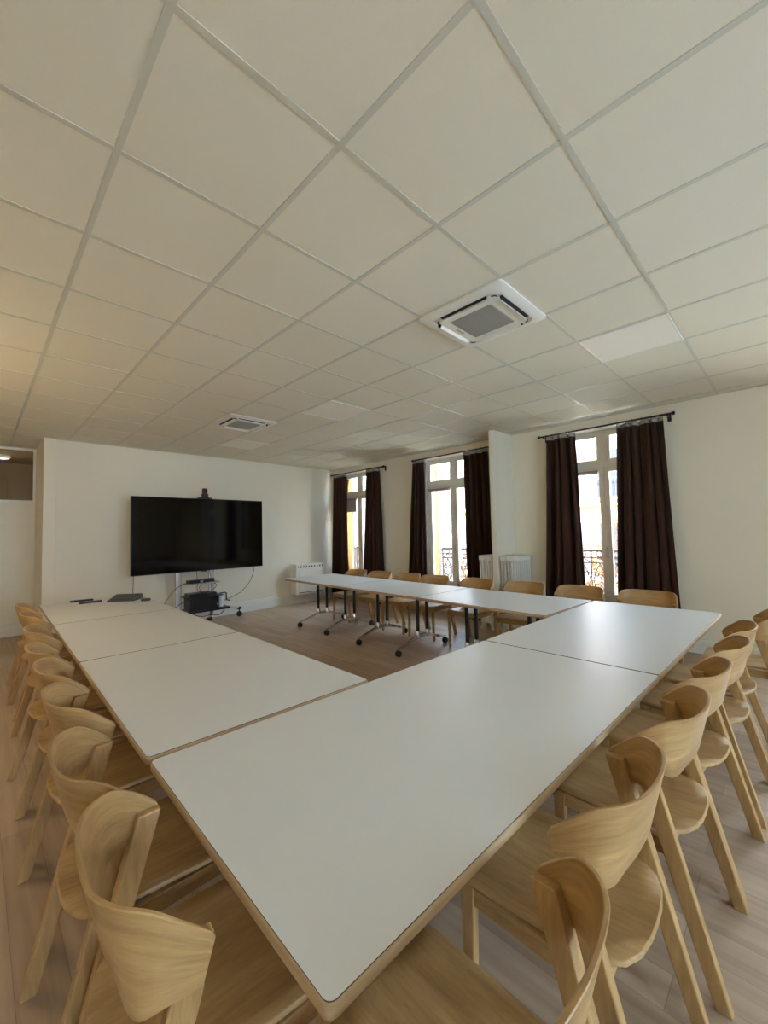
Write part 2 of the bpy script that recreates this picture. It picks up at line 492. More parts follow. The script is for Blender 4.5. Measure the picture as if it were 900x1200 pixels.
# ---------------------------------------------------------------- curtains and rods
def curtain(yt0, yt1, yb0, yb1, nf, seed, label, zt=2.785, amp=.064):
    rnd = random.Random(seed)
    t = thing('curtain', label, 'curtain', (4.86, (yb0 + yb1) / 2, 0), 0, None)
    oy = (yb0 + yb1) / 2
    ph = [rnd.uniform(-.5, .5) for _ in range(6)]
    def P(u, v, off=0):
        y = (yt0 + (yt1 - yt0) * u) * (1 - v) + (yb0 + (yb1 - yb0) * u) * v
        ww = u + .034 * math.sin(2 * PI * u * 2.3 + ph[0] * 6 + v * 1.2) + .012 * math.sin(2 * PI * u * 5.1 + ph[1] * 5 + v * 2)
        s = math.sin(2 * PI * nf * ww + ph[2] * 3 + .25 * math.sin(v * 4 + ph[3]))
        s2 = math.sin(2 * PI * nf * 2.07 * ww + ph[4] * 4 + v * 1.4)
        a = amp * (.62 + .55 * v)
        x = a * s + a * .28 * s2 * (.3 + v)
        y += .012 * math.cos(2 * PI * nf * ww + ph[2] * 3) * (.5 + v)
        return Vector((x + off, y - oy, 0))
    nu, nv = nf * 14, 26
    def sheet(z0f, z1f, off, nvv):
        b = B(); g = []
        for j in range(nvv + 1):
            row = []
            f = j / nvv
            z = z0f + (z1f - z0f) * f
            v = (zt - z) / (zt - .03)
            for i in range(nu + 1):
                p = P(i / nu, v, off); row.append(b.verts.new((p.x, p.y, z)))
            g.append(row)
        for j in range(nvv):
            for i in range(nu):
                b.faces.new((g[j][i], g[j][i + 1], g[j + 1][i + 1], g[j + 1][i]))
        return b
    o = obj('drape', sheet(.03, zt - .045, 0, nv), M['velvet'], t, smooth=True, angle=80)
    s = o.modifiers.new('Solidify', 'SOLIDIFY'); s.thickness = .005; s.offset = 0
    o = obj('heading_tape', sheet(zt - .05, zt, -.002, 2), M['tape'], t, smooth=True, angle=80)
    s = o.modifiers.new('Solidify', 'SOLIDIFY'); s.thickness = .007; s.offset = 0
    for k in range(nf + 1):
        u = min(1, (k + .25) / nf)
        p = P(u, 0)
        b = B(); yy = p.y
        ring = [(.021 * math.cos(a), yy, zt + .018 + .021 * math.sin(a)) for a in [2 * PI * q / 14 for q in range(14)]]
        tube(b, ring, .0022, 6, closed=True)
        tube(b, [(0, yy, zt - .002), (p.x * .6, yy, zt - .012)], .002, 5)
        obj('curtain_ring', b, M['rod'], t, smooth=True)
curtain(.925, 1.325, .86, 1.45, 4, 1, 'dark brown velvet curtain on the left of the nearest window')
curtain(-.10, .41, -.17, .52, 5, 2, 'wide dark brown velvet curtain on the right of the nearest window')
curtain(3.58, 3.86, 3.60, 4.09, 4, 3, 'dark brown velvet curtain on the left of the middle window')
curtain(2.275, 2.73, 2.30, 2.72, 4, 4, 'dark brown velvet curtain on the right of the middle window, beside the stub wall')
curtain(5.86, 6.29, 5.90, 6.37, 4, 5, 'dark brown velvet curtain in the room corner, left of the farthest window')
curtain(4.82, 5.16, 4.72, 5.27, 4, 6, 'dark brown velvet curtain on the right of the farthest window')
def rod(y0, y1, z, label, ends=(1, 1)):
    t = thing('curtain_rod', label, 'curtain rod', (4.86, 0, z))
    b = B(); tube(b, [(0, y0, 0), (0, y1, 0)], .012, 12); obj('pole', b, M['rod'], t, smooth=True)
    for y, s, e in ((y0, -1, ends[0]), (y1, 1, ends[1])):
        if e:
            b = B(); lathe(b, [(.019, 0), (.021, .004), (.021, .026), (.019, .03)], 16, Matrix.Translation((0, y, 0)) @ Matrix.Rotation(-s * PI / 2, 4, 'X'))
            obj('finial', b, M['rod'], t, smooth=True)
        b = B(); yy = y - s * .045
        box(b, -.012, .1125, yy - .008, yy + .008, -.022, -.008); box(b, .112, .12, yy - .02, yy + .02, -.07, .03)
        box(b, -.012, -.004, yy - .008, yy + .008, -.022, .004)
        obj('bracket', b, M['rod'], t, bevel=.002)
rod(-.18, 1.42, 2.805, 'black curtain rod over the nearest window')
rod(2.12, 3.87, 2.805, 'black curtain rod over the middle window, ending at the stub wall', (0, 1))
rod(4.68, 6.36, 2.805, 'black curtain rod over the farthest window', (1, 1))

# ---------------------------------------------------------------- radiators
def radiator(y0, y1, label):
    t = thing('radiator', label, 'radiator', (4.45, (y0 + y1) / 2, 0), 0, 'old column radiators on either side of the stub wall')
    D = (y1 - y0); nc = 5
    sec = B()
    for k in range(10):
        x = .025 + k * .049
        for c in range(nc):
            y = -D / 2 + .022 + c * (D - .044) / (nc - 1)
            tube(sec, [(x, y, .13), (x, y, 1.06)], .0115, 8)
        for z in (.13, 1.06):
            Mx = Matrix.Translation((x, 0, z))
            pts = rrect(-.021, .021, -D / 2 + .004, D / 2 - .004, .018, 4)
            a, bb = prism(sec, pts, -.035, .035)
            for v in a + bb: v.co = Mx @ v.co
    obj('sections', sec, M['radiator'], t, smooth=True, angle=40)
    for z in (.13, 1.06):
        b = B(); lathe(b, [(.024, 0), (.024, .012), (.012, .013), (.012, .028)], 14, Matrix.Translation((.004, 0, z)) @ Matrix.Rotation(-PI / 2, 4, 'Y'))
        obj('end_plug', b, M['radiator'], t, smooth=True)
    for x in (.025, .466):
        for s in (-1, 1):
            b = B(); beam(b, (x, s * (D / 2 - .05), .11), (x, s * (D / 2 - .02), 0.0), .03, .035, .045, .05)
            obj('foot', b, M['radiator'], t, bevel=.006)
    b = B(); tube(b, [(-.02, -D / 4, 1.0), (-.02, -D / 4, .94)], .012, 10); obj('valve', b, M['radiator'], t, smooth=True)
    b = B(); tube(b, [(-.0, 0, .13), (-.035, 0, .13), (-.035, 0, .0)], .009, 8)
    obj('pipe', b, M['radiator'], t, smooth=True)
radiator(1.665, 1.915, 'cream column radiator on the near side of the stub wall')
radiator(2.045, 2.275, 'cream column radiator on the far side of the stub wall, mostly hidden')

# ---------------------------------------------------------------- ceiling fittings
def cassette(cx, cy, label):
    t = thing('ceiling_cassette', label, 'air conditioner', (cx, cy, CEIL), 0, 'ceiling cassette air conditioners')
    H = .318
    b = B()
    # outer panel as a rounded square with a raised lip and chamfer
    o1 = rrect(-H, H, -H, H, .03, 5); n = len(o1)
    def ring(pts, z): return [b.verts.new((p[0], p[1], z)) for p in pts]
    R0 = ring(o1, .0); R1 = ring(o1, -.012); R2 = ring(rrect(-H + .03, H - .03, -H + .03, H - .03, .05, 5), -.026)
    R3 = ring(rrect(-H + .062, H - .062, -H + .062, H - .062, .055, 5), -.027)
    R4 = ring(rrect(-H + .066, H - .066, -H + .066, H - .066, .055, 5), -.012)
    for A, C in ((R0, R1), (R1, R2), (R2, R3), (R3, R4)):
        for k in range(n): b.faces.new((A[k], A[(k + 1) % n], C[(k + 1) % n], C[k]))
    b.faces.new(R4)
    obj('panel', b, M['plastic'], t, smooth=True, angle=25)
    b = B(); pts = rrect(-.222, .222, -.222, .222, .045, 6); prism(b, pts, -.030, -.010)
    ce = obj('centre_cover', b, M['plastic'], t, bevel=.004)
    b = B(); G = .158
    prism(b, rrect(-G, G, -G, G, .012, 3), -.0315, -.028)
    gr = obj('intake_grille', b, M['grille'], t)
    b = B()
    for k in range(25):
        a = -G + .006 + k * (2 * G - .012) / 24
        box(b, a - .0022, a + .0022, -G + .006, G - .006, -.035, -.0315)
        box(b, -G + .006, G - .006, a - .0022, a + .0022, -.0345, -.0315)
    obj('grille_mesh', b, M['grille'], gr)
    # four air outlets: dark slot with a flap
    for k in range(4):
        Rm = Matrix.Rotation(k * PI / 2, 4, 'Z')
        b = B(); box(b, -.17, .17, .228, .254, -.0285, -.0125, Rm); obj('outlet_slot', b, M['dark'], t)
        b = B(); box(b, -.168, .168, -.012, .012, -.002, .002, Rm @ Matrix.Translation((0, .229, -.036)) @ Matrix.Rotation(math.radians(-62), 4, 'X'))
        obj('flap', b, M['plastic'], t, bevel=.001)
        b = B()
        arc = [(.2 + .028 * math.cos(a), .2 + .028 * math.sin(a), -.029) for a in [q * PI / 2 / 8 for q in range(9)]]
        tube(b, [Rm @ Vector(p) for p in arc], .0035, 5); obj('corner_groove', b, M['dark'], t)
    b = B(); box(b, -.045, .045, .178, .19, -.0325, -.029); obj('latch', b, M['grille'], t)
cassette(1.505, .31, 'white square ceiling cassette air conditioner, the larger-looking one close above the table')
cassette(1.505, 3.88, 'white square ceiling cassette air conditioner far away near the television')

def led(cx, cy, label):
    t = thing('ceiling_light_panel', label, 'ceiling light', (cx, cy, CEIL), 0, 'unlit ceiling light panels')
    b = B(); H = .284
    box(b, -H, H, -H, H, -.002, .004); obj('diffuser', b, M['panel'], t)
    b = B(); 
    for s in (-1, 1):
        box(b, s * H, s * (H + .012), -H - .012, H + .012, -.004, .004); box(b, -H, H, s * H, s * (H + .012), -.004, .004)
    obj('frame', b, M['plastic'], t)
led(2.7, -.3, 'switched-off white light panel in the ceiling, right of the nearer air conditioner')
led(2.1, 2.7, 'switched-off white light panel in the middle of the ceiling')
led(2.1, 5.1, 'switched-off white light panel in the ceiling near the television wall')

# ---------------------------------------------------------------- tables
TA = -.01982                                     # the whole U is turned very slightly
TO = Vector((-.5597, -.6018, 0))
def U(u, v, extra=0.0, piv=(0, 0)):
    a, c = u - piv[0], v - piv[1]
    ce, se = math.cos(extra), math.sin(extra)
    a, c = a * ce - c * se + piv[0], a * se + c * ce + piv[1]
    return Vector((TO.x + a * math.cos(TA) - c * math.sin(TA), TO.y + a * math.sin(TA) + c * math.cos(TA), 0))

def make_base(parent, x):
    "T-foot with two black columns; runs along local y"
    fb = B()
    for s in (-1, 1):
        prof = [(0, s * .10, .175), (0, s * .22, .14), (0, s * .36, .098), (0, s * .425, .088)]
        for k in range(3):
            p0, p1 = Vector(prof[k]), Vector(prof[k + 1])
            wd = [.034, .030, .026, .024][k]
            beam(fb, (x, p0.y, p0.z), (x, p1.y, p1.z), wd, .036 - .006 * k, wd - .003, .032 - .006 * k)
        beam(fb, (x, s * .43, .100), (x, s * .43, .078), .024, .024)
        lathe(fb, [(.030, 0), (.030, .085), (.026, .09)], 16, Matrix.Translation((x, s * .085, .155)))
    beam(fb, (x, -.11, .18), (x, .11, .18), .036, .04)
    foot = obj('foot', fb, M['chrome'], parent, smooth=True, angle=40)
    for s in (-1, 1):
        b = B(); tube(b, [(x, s * .085, .24), (x, s * .085, .695)], .0215, 14)
        obj('column', b, M['black'], parent, smooth=True)
        b = B()
        for q in (-1, 1):
            Mx = Matrix.Translation((x + q * .014, s * .43, .036)) @ Matrix.Rotation(PI / 2, 4, 'Y')
            lathe(b, [(.018, -.011), (.033, -.010), (.036, -.006), (.036, .006), (.033, .010), (.018, .011)], 18, Mx)
        box(b, x - .004, x + .004, s * .43 - .015, s * .43 + .015, .036, .082)
        obj('caster', b, M['rubber'], parent, smooth=True)
    b = B(); beam(b, (x, -.33, .706), (x, .33, .706), .05, .018); obj('bearer', b, M['black'], parent)

def make_table(name, Lx, D, xs, label, cat='table'):
    t = thing(name, label, cat)
    b = B()
    pts = rrect(-Lx / 2, Lx / 2, -D / 2, D / 2, .022, 6)
    n = len(pts)
    def ring(ins, z): return [b.verts.new((p[0], p[1], z)) for p in rrect(-Lx / 2 + ins, Lx / 2 - ins, -D / 2 + ins, D / 2 - ins, max(.006, .022 - ins), 6)]
    R_ = [ring(.008, .715), ring(.002, .718), ring(0, .723), ring(0, .735), ring(.0015, .7405), ring(.004, .7425)]
    for A, C in zip(R_, R_[1:]):
        for k in range(n): b.faces.new((A[k], A[(k + 1) % n], C[(k + 1) % n], C[k]))
    b.faces.new(R_[0]); b.faces.new(R_[-1])
    top = obj('tabletop', b, M['edge'], t, smooth=True, angle=50)
    b = B(); prism(b, rrect(-Lx / 2 + .0045, Lx / 2 - .0045, -D / 2 + .0045, D / 2 - .0045, .017, 6), .7424, .745)
    for f in b.faces:
        if abs(f.normal.z) < .5 and len(f.verts) == 4: f.material_index = 1
    obj('white_laminate', b, [M['laminate'], M['core']], top)
    for x in xs: make_base(t, x)
    return t

def place(t, p, rz, label=None, group=None):
    t.location = (p.x, p.y, 0); t.rotation_euler = (0, 0, rz)
    if label: t['label'] = label
    if group: t['group'] = group

big = make_table('folding_table', 1.996, .996, (-.62, .62), '')
p = U(1.0, .5); place(big, p, TA, 'white-topped conference table nearest the camera, its corner filling the bottom of the view', 'white conference tables set in a U')
t2 = copy_tree(big); place(t2, U(3.0, .5), TA, 'white-topped corner table on the right with the blue window reflections', 'white conference tables set in a U')
sm = make_table('folding_table', 1.499, .992, (-.375, .375), '')
lab = ['first table of the left row, touching the nearest table', 'middle table of the left row, in front of the television', 'last table of the left row, holding the tablet and the black sticks']
for k in range(3):
    t = sm if k == 0 else copy_tree(sm)
    place(t, U(.495, 1.02 + .75 + 1.5 * k, -.0035, (0, 1)), TA - .0035 + PI / 2, 'white-topped ' + lab[k], 'white conference tables set in a U')
lab = ['first table of the window row, touching the corner table', 'middle table of the window row, two leg frames in view', 'farthest table of the window row, toward the wall heater']
for k in range(3):
    t = copy_tree(sm)
    place(t, U(3.49, 1.037 + .75 + 1.5 * k, -.0306, (3, 1)), TA - .0306 + PI / 2, 'white-topped ' + lab[k], 'white conference tables set in a U')

# ---------------------------------------------------------------- chairs
def make_chair():
    "faces local +y, origin on the floor under the seat"
    t = thing('dining_chair', 'oak chair', 'chair')
    # wrap-round plywood backrest
    ctrl = [(-.249, -.055), (-.249, -.097), (-.244, -.139), (-.228, -.177), (-.197, -.208), (-.148, -.230), (-.08, -.243), (0, -.248)]
    ctrl = ctrl + [(-x, y) for x, y in ctrl[-2::-1]]
    fine = [Vector((q.x, q.y)) for q in spline([(x, y, 0) for x, y in ctrl], 40)]
    N = 56; TH = .011; NF = len(fine) - 1
    # arc-length resample
    L = [0]
    for k in range(NF): L.append(L[-1] + math.dist(fine[k], fine[k + 1]))
    def at(u):
        d = u * L[-1]; lo = 0
        while lo < NF - 1 and L[lo + 1] < d: lo += 1
        f = (d - L[lo]) / max(1e-9, L[lo + 1] - L[lo])
        return Vector((fine[lo][0] + (fine[lo + 1][0] - fine[lo][0]) * f, fine[lo][1] + (fine[lo + 1][1] - fine[lo][1]) * f))
    def sst(x): x = max(0, min(1, x)); return x * x * (3 - 2 * x)
    b = B(); uvl = b.loops.layers.uv.new('UVMap')
    NV = 10
    cols = []
    for k in range(N + 1):
        u = k / N; p = at(u)
        d = (at(min(1, u + .004)) - at(max(0, u - .004))).normalized(); nrm = Vector((d.y, -d.x))   # outward
        dist = min(u, 1 - u) * L[-1]               # distance from the nearer tip
        tt = dist / .14
        zt = .735 + .096 * (tt if tt < .8 else .8 + .2 * (1 - math.exp(-(tt - .8) / .2)))
        zb = .657 + .003 * sst((dist - .03) / .02) - .014 * sst((dist - .06) / .08) + .016 * sst((dist - .22) / .14)
        if dist < .012:
            zt -= .006 * (1 - dist / .012) ** 2; zb += .004 * (1 - dist / .012) ** 2
        cols.append((p, nrm, zt, zb, u * L[-1], sst((dist - .03) / .22)))
    def vert(c, j, side):
        p, nrm, zt, zb, ll, cen = c
        z = zb + (zt - zb) * j / NV
        lean = (z - .81) * .24 * cen - (z - .735) * .31 * (1 - cen)
        q = p + nrm * (TH * (0.5 if side else -0.5))
        return (q.x * (1 + (z - .80) * .14 * cen), q.y - lean, z)
    V = [[[b.verts.new(vert(c, j, s)) for j in range(NV + 1)] for c in cols] for s in (0, 1)]
    def quad(vs, uvs):
        f = b.faces.new(vs)
        for lp, uv in zip(f.loops, uvs): lp[uvl].uv = uv
    for s in (0, 1):
        for k in range(N):
            for j in range(NV):
                uv = [(cols[k][4], j * .02), (cols[k + 1][4], j * .02), (cols[k + 1][4], j * .02 + .02), (cols[k][4], j * .02 + .02)]
                quad([V[s][k][j], V[s][k + 1][j], V[s][k + 1][j + 1], V[s][k][j + 1]], uv)
    for k in range(N):
        for j in (0, NV):
            quad([V[0][k][j], V[0][k + 1][j], V[1][k + 1][j], V[1][k][j]], [(cols[k][4], .5), (cols[k + 1][4], .5), (cols[k + 1][4], .52), (cols[k][4], .52)])
    for k in (0, N):
        for j in range(NV):
            quad([V[0][k][j], V[1][k][j], V[1][k][j + 1], V[0][k][j + 1]], [(0, .6), (.01, .6), (.01, .62), (0, .62)])
    obj('backrest', b, M['oak_back'], t, smooth=True, angle=40, bevel=.002, segs=1)
    # seat: thin moulded ply, rounded tail behind the rear legs
    b = B(); pts = []
    prof = [(.232, .20), (.229, .226), (.222, .238), (.0, .243)]
    right = [(.0, .243), (.12, .243), (.195, .240), (.212, .232), (.219, .215), (.221, .15), (.214, -.02), (.205, -.12), (.194, -.165), (.168, -.198), (.12, -.220), (.06, -.230), (0, -.232)]
    pts = right + [(-x, y) for x, y in right[-2:0:-1]]
    n = len(pts)
    rings = []
    for ins, dz in ((.012, -.017), (0, -.013), (0, -.004), (.004, 0)):
        rings.append([b.verts.new((x * (1 - ins / .2), (y - .0) * (1 - ins / .25), .458 + dz - .010 * (1 - ((x) / .22) ** 2) * 0)) for x, y in pts])
    for A, C in zip(rings, rings[1:]):
        for k in range(n): b.faces.new((A[k], A[(k + 1) % n], C[(k + 1) % n], C[k]))
    b.faces.new(rings[0])
    prevr = rings[-1]
    for f, dz in ((.8, -.004), (.55, -.009), (.25, -.012)):
        r_ = [b.verts.new((x * f, -.01 + (y + .01) * f, .458 + dz)) for x, y in pts]
        for k in range(n): b.faces.new((prevr[k], prevr[(k + 1) % n], r_[(k + 1) % n], r_[k]))
        prevr = r_
    b.faces.new(prevr)
    obj('seat', b, M['oak_seat'], t, smooth=True, angle=50)
    for s in (-1, 1):
        # raked rear leg, rebated at the top so that the shell end laps over its outer side
        b = B(); P0, P1 = Vector((0, -.285, 0)), Vector((0, -.0835, .736))
        ax = (P1 - P0).normalized(); dy = Vector((0, ax.z, -ax.y))
        prof = [(.2195, 0), (.2495, 0), (.2525, .905), (.2435, .905), (.2435, 1), (.2165, 1)]
        sides = []
        for q in (-1, 1):
            row = []
            for x, f in prof:
                p_ = P0.lerp(P1, f) + dy * q * (.022 + .0075 * f)
                z_ = 0.0 if f == 0 else (.733 if f == 1 else p_.z)
                row.append(b.verts.new((s * x, p_.y, z_)))
            sides.append(row)
        b.faces.new(sides[0]); b.faces.new(sides[1][::-1])
        for k in range(6): b.faces.new((sides[0][k], sides[0][(k + 1) % 6], sides[1][(k + 1) % 6], sides[1][k]))
        obj('leg', b, M['oak_leg'], t, bevel=.004)
        b = B(); beam(b, (s * .212, .205, 0), (s * .208, .205, .442), .026, .030, .030, .044)
        obj('leg', b, M['oak_leg'], t, bevel=.004)
    b = B()
    for s in (-1, 1):
        beam(b, (s * .208, .19, .415), (s * .222, -.16, .412), .022, .050, .022, .050)
    box(b, -.2, .2, .192, .214, .388, .441); box(b, -.21, .21, -.165, -.145, .388, .441)
    obj('seat_frame', b, M['oak_rail'], t, bevel=.002)
    return t

chair = make_chair(); used = [False]
def put(x, y, rz, label, group):
    c = chair if not used[0] else copy_tree(chair)
    used[0] = True
    c.location = (x, y, 0); c.rotation_euler = (0, 0, rz)
    c['label'] = label; c['group'] = group
W = {0: 'nearest the camera'}
ordn = ['first', 'second', 'third', 'fourth', 'fifth', 'sixth', 'seventh', 'last and farthest']
# left row faces +x
LC = [(-.092, -.543, -.10), (.445, -.534, -.05), (1.08, -.492, .02), (1.62, -.48, -.02), (2.145, -.478, .03), (2.86, -.44, 0), (3.71, -.414, .02), (4.40, -.407, -.02)]
for k, (y, x, dr) in enumerate(LC):
    put(x, y, -PI / 2 + dr + .01, ('curved-back oak chair, %s from the camera along the left row' % ordn[k]) if k < 7 else
        'curved-back oak chair at the far end of the left row', 'oak chairs along the left side')
# right row faces +y
RC = [(-.315, -.648), (.31, -.612), (.92, -.638), (1.465, -.65), (2.036, -.685), (2.55, -.69)]
for k, (x, y) in enumerate(RC):
    put(x, y, [.0, .02, -.01, -.08, -.05, .02][k],
        'curved-back oak chair, %s from the camera along the right row' % ordn[k], 'oak chairs along the right side')
put(3.215, -.82, .03, 'curved-back oak chair beyond the right table corner, cut by the right photo edge', 'oak chairs along the right side')
# window row faces -x
WC = [(-.075, 3.64), (.57, 3.63), (1.205, 3.63), (1.875, 3.63), (2.575, 3.63), (3.105, 3.63), (3.71, 3.63), (4.30, 3.63)]
wl = ['nearest one, below the wide brown curtain', 'second from the right, below the nearest window', 'third from the right, in front of the near radiator', 'fourth from the right, before the stub wall',
      'fifth from the right, before the middle window', 'sixth from the right, left of the middle window', 'seventh from the right, second from the far end', 'eighth and farthest, at the far end of the row']
for k, (y, x) in enumerate(WC):
    put(x, y, PI / 2 + [.02, -.03, .02, -.02, .03, -.02, .02, -.03][k], 'oak chair on the window side, ' + wl[k], 'oak chairs along the window side')

# ---------------------------------------------------------------- television and its trolley
t = thing('television', 'large black flat-screen television on a trolley in front of the end wall', 'television', (1.775, 5.9, .90))
b = B(); box(b, -1.075, 1.075, 0.0, .055, 0, 1.213); box(b, -.7, .7, .055, .067, .2, .95); obj('body', b, M['bezel'], t, bevel=.004)
b = B(); box(b, -1.066, 1.066, -.003, .0005, .014, 1.204); obj('screen', b, M['tvblack'], t)
b = B(); box(b, -.04, .04, -.008, .01, -.010, .004); obj('sensor', b, M['bezel'], t)
t = thing('conference_camera', 'dark brown conference camera standing on top of the television', 'camera', (1.80, 5.92, 2.113))
b = B(); box(b, -.11, .11, -.035, .05, 0, .018); box(b, -.06, .06, -.03, .04, .018, .034); obj('mount', b, M['black'], t, bevel=.003)
b = B(); lathe(b, [(.050, .034), (.056, .045), (.056, .08), (.044, .09), (.044, .165), (.040, .175)], 20); obj('camera_head', b, M['brownplastic'], t, smooth=True)
b = B(); lathe(b, [(.018, 0), (.018, .012), (.013, .014)], 14, Matrix.Translation((0, -.040, .13)) @ Matrix.Rotation(PI / 2, 4, 'X')); obj('lens', b, M['dark'], t, smooth=True)

t = thing('television_trolley', 'steel trolley with two posts and black shelves carrying the television', 'trolley', (1.70, 6.0, 0))
for x in (-.30, .235):
    b = B(); prism(b, rrect(x - .05, x + .05, -.03, .03, .02, 4), .26, 1.95); obj('post', b, M['steel'], t, smooth=True)
b = B(); box(b, -.36, .30, .03, .05, 1.15, 1.22); box(b, -.36, .30, .03, .05, 1.72, 1.79); obj('crossbar', b, M['black'], t)
b = B(); box(b, -.25, .27, -.30, -.03, .705, .718); obj('shelf', b, M['steel'], t, bevel=.002)
b = B(); box(b, -.27, .30, -.34, -.03, .49, .505); obj('shelf', b, M['black'], t, bevel=.002)
b = B(); box(b, -.36, .42, -.34, .04, .255, .285); obj('shelf', b, M['black'], t, bevel=.003)
ends = [(.80, .13), (-.84, .13), (.04, -.42), (-.40, -.42)]
for ex, ey in ends:
    b = B()
    sx = .34 if ex > 0 else -.34
    beam(b, (sx * (.9 if ey > 0 else .8), 0, .27), (ex, ey, .155), .05, .05, .04, .035, xdir=(0, 1, 0) if ey > 0 else (1, 0, 0))
    obj('base_arm', b, M['steel'], t, bevel=.004)
for ex, ey in ends:
    b = B(); box(b, ex - .04, ex + .03, ey - .03, ey + .03, .13, .175); obj('end_cap', b, M['black'], t, bevel=.004)
    b = B()
    for q in (-.012, .012):
        lathe(b, [(.03, -.008), (.047, -.006), (.047, .006), (.03, .008)], 18, Matrix.Translation((ex, ey + q, .047)) @ Matrix.Rotation(PI / 2, 4, 'X'))
    box(b, ex - .008, ex + .008, ey - .005, ey + .005, .05, .14)
    obj('caster', b, M['black'], t, smooth=True)
b = B(); tube(b, [(.36, -.25, .52), (.36, -.31, .52), (.365, -.31, .40), (.42, -.34, .39)], .011, 8)
tube(b, [(.30, -.2, .51), (.36, -.25, .52)], .009, 8); obj('crank_handle', b, M['black'], t, smooth=True)

def small(name, label, cat, b, m, loc=(0, 0, 0), rz=0, **k):
    o = obj(name, b, m, None, **k); o.location = loc; o.rotation_euler = (0, 0, rz)
    return tag(o, label, cat)
b = B(); box(b, -.13, .12, -.09, .09, 0, .045); o = small('media_player', 'flat black media player on the upper trolley shelf', 'electronic box', b, M['black'], (1.62, 5.82, .7185), bevel=.006)
b = B(); box(b, .03, .075, -.0925, -.0895, .008, .04); obj('label', b, M['blue'], o)
b = B(); box(b, -.07, .07, -.05, .05, 0, .055); small('power_adapter', 'small black power adapter beside the media player on the trolley', 'electronic box', b, M['black'], (1.84, 5.84, .7185), bevel=.008)
b = B(); box(b, -.22, .24, -.14, .14, 0, .20); o = small('computer', 'black computer box on the lowest trolley shelf', 'computer', b, M['bezel'], (1.69, 5.81, .2855), bevel=.006)
b = B()
for k in range(8): box(b, -.18 + k * .045, -.16 + k * .045, -.143, -.139, .03, .17)
obj('vent', b, M['dark'], o)
b = B(); box(b, .205, .225, -.144, -.139, .06, .09); obj('port', b, M['steel'], o)
b = B(); box(b, -.2, .22, -.13, .13, 0, .05); small('video_receiver', 'low black receiver on the middle trolley shelf', 'electronic box', b, M['bezel'], (1.68, 5.82, .5055), bevel=.006)
b = B(); lathe(b, [(.035, 0), (.040, .03), (.050, .19), (.052, .195), (.046, .192), (.035, .01)], 24)
small('paper_cup', 'white cup on the lowest trolley shelf, right of the computer', 'cup', b, M['cup'], (2.02, 5.80, .2855), smooth=True)

def cable(pts, label, r=.004, m='black', name='cable'):
    b = B(); tube(b, spline(pts, 10), r, 6)
    o = obj(name, b, M[m], None, smooth=True); tag(o, label, 'cable')
cable([(.76, 5.99, .91), (.75, 5.98, .6), (.77, 5.98, .3), (.72, 6.1, .03), (.6, 6.3, .006)], 'thin dark cable hanging from the left end of the television', .004, 'brownplastic')
cable([(2.70, 5.97, .92), (2.70, 5.97, .80), (2.62, 6.0, .60), (2.45, 6.02, .44), (2.2, 6.0, .36), (1.99, 5.99, .30)], 'thin cable curving from the right end of the television to the trolley base', .004)
cable([(1.52, 5.76, .75), (1.28, 5.70, .68), (1.12, 5.72, .48), (1.04, 5.8, .25), (1.05, 6.0, .01)], 'black cable looping out left from the upper trolley shelf', .005)
cable([(1.50, 5.70, .50), (1.30, 5.66, .42), (1.15, 5.68, .30), (1.0, 5.75, .1), (.98, 5.9, .008)], 'black cable looping down left from the middle trolley shelf', .005)
cable([(1.60, 5.70, .72), (1.58, 5.66, .62), (1.68, 5.66, .56), (1.72, 5.69, .56)], 'short black cable between the two trolley shelves, left one', .005)
cable([(1.66, 5.70, .72), (1.60, 5.64, .66), (1.62, 5.64, .58), (1.55, 5.69, .556)], 'short black cable crossing between the trolley shelves', .005)
cable([(1.86, 5.76, .72), (1.90, 5.70, .66), (1.78, 5.66, .58), (1.64, 5.69, .558)], 'long black cable loop between the trolley shelves, right one', .005)
cable([(1.66, 5.96, .92), (1.66, 5.90, .84), (1.65, 5.86, .764)], 'thin cable dropping from the television to the media player', .004)
cable([(1.87, 5.96, .92), (1.88, 5.90, .84), (1.88, 5.84, .60), (1.84, 5.80, .556)], 'thin cable dropping beside the right trolley post', .004)
cable([(1.5, 5.64, .25), (1.62, 5.60, .20), (1.76, 5.60, .21), (1.9, 5.60, .19), (2.0, 5.62, .25)], 'black cable bundle sagging under the lowest trolley shelf', .007)
# pale power cable going down from the computer
cable([(1.82, 5.64, .25), (1.83, 5.60, .12), (1.83, 5.62, .006)], 'thin pale cord hanging from the trolley to the floor', .003, 'steel')

# wall heater / console unit
t = thing('wall_console_unit', 'white low air-conditioning console on the end wall near the corner', 'air conditioner', (4.16, 6.25, .20))
b = B(); prism(b, rrect(-.37, .37, 0, .20, .02, 4), 0, .645); obj('housing', b, M['plastic'], t, smooth=True, bevel=.008)
b = B(); box(b, -.30, .30, -.012, .002, .10, .50); obj('front_panel', b, M['plastic'], t, bevel=.01)
b = B(); box(b, -.31, .31, -.004, .003, .565, .60); sl = obj('top_outlet', b, M['dark'], t)
for k in range(9):
    b = B(); box(b, -.30 + k * .069, -.262 + k * .069, -.008, -.003, .566, .60)
    obj('louvre', b, M['plastic'], sl)
b = B(); box(b, -.30, .30, -.004, .002, .035, .05); obj('bottom_slot', b, M['dark'], t)

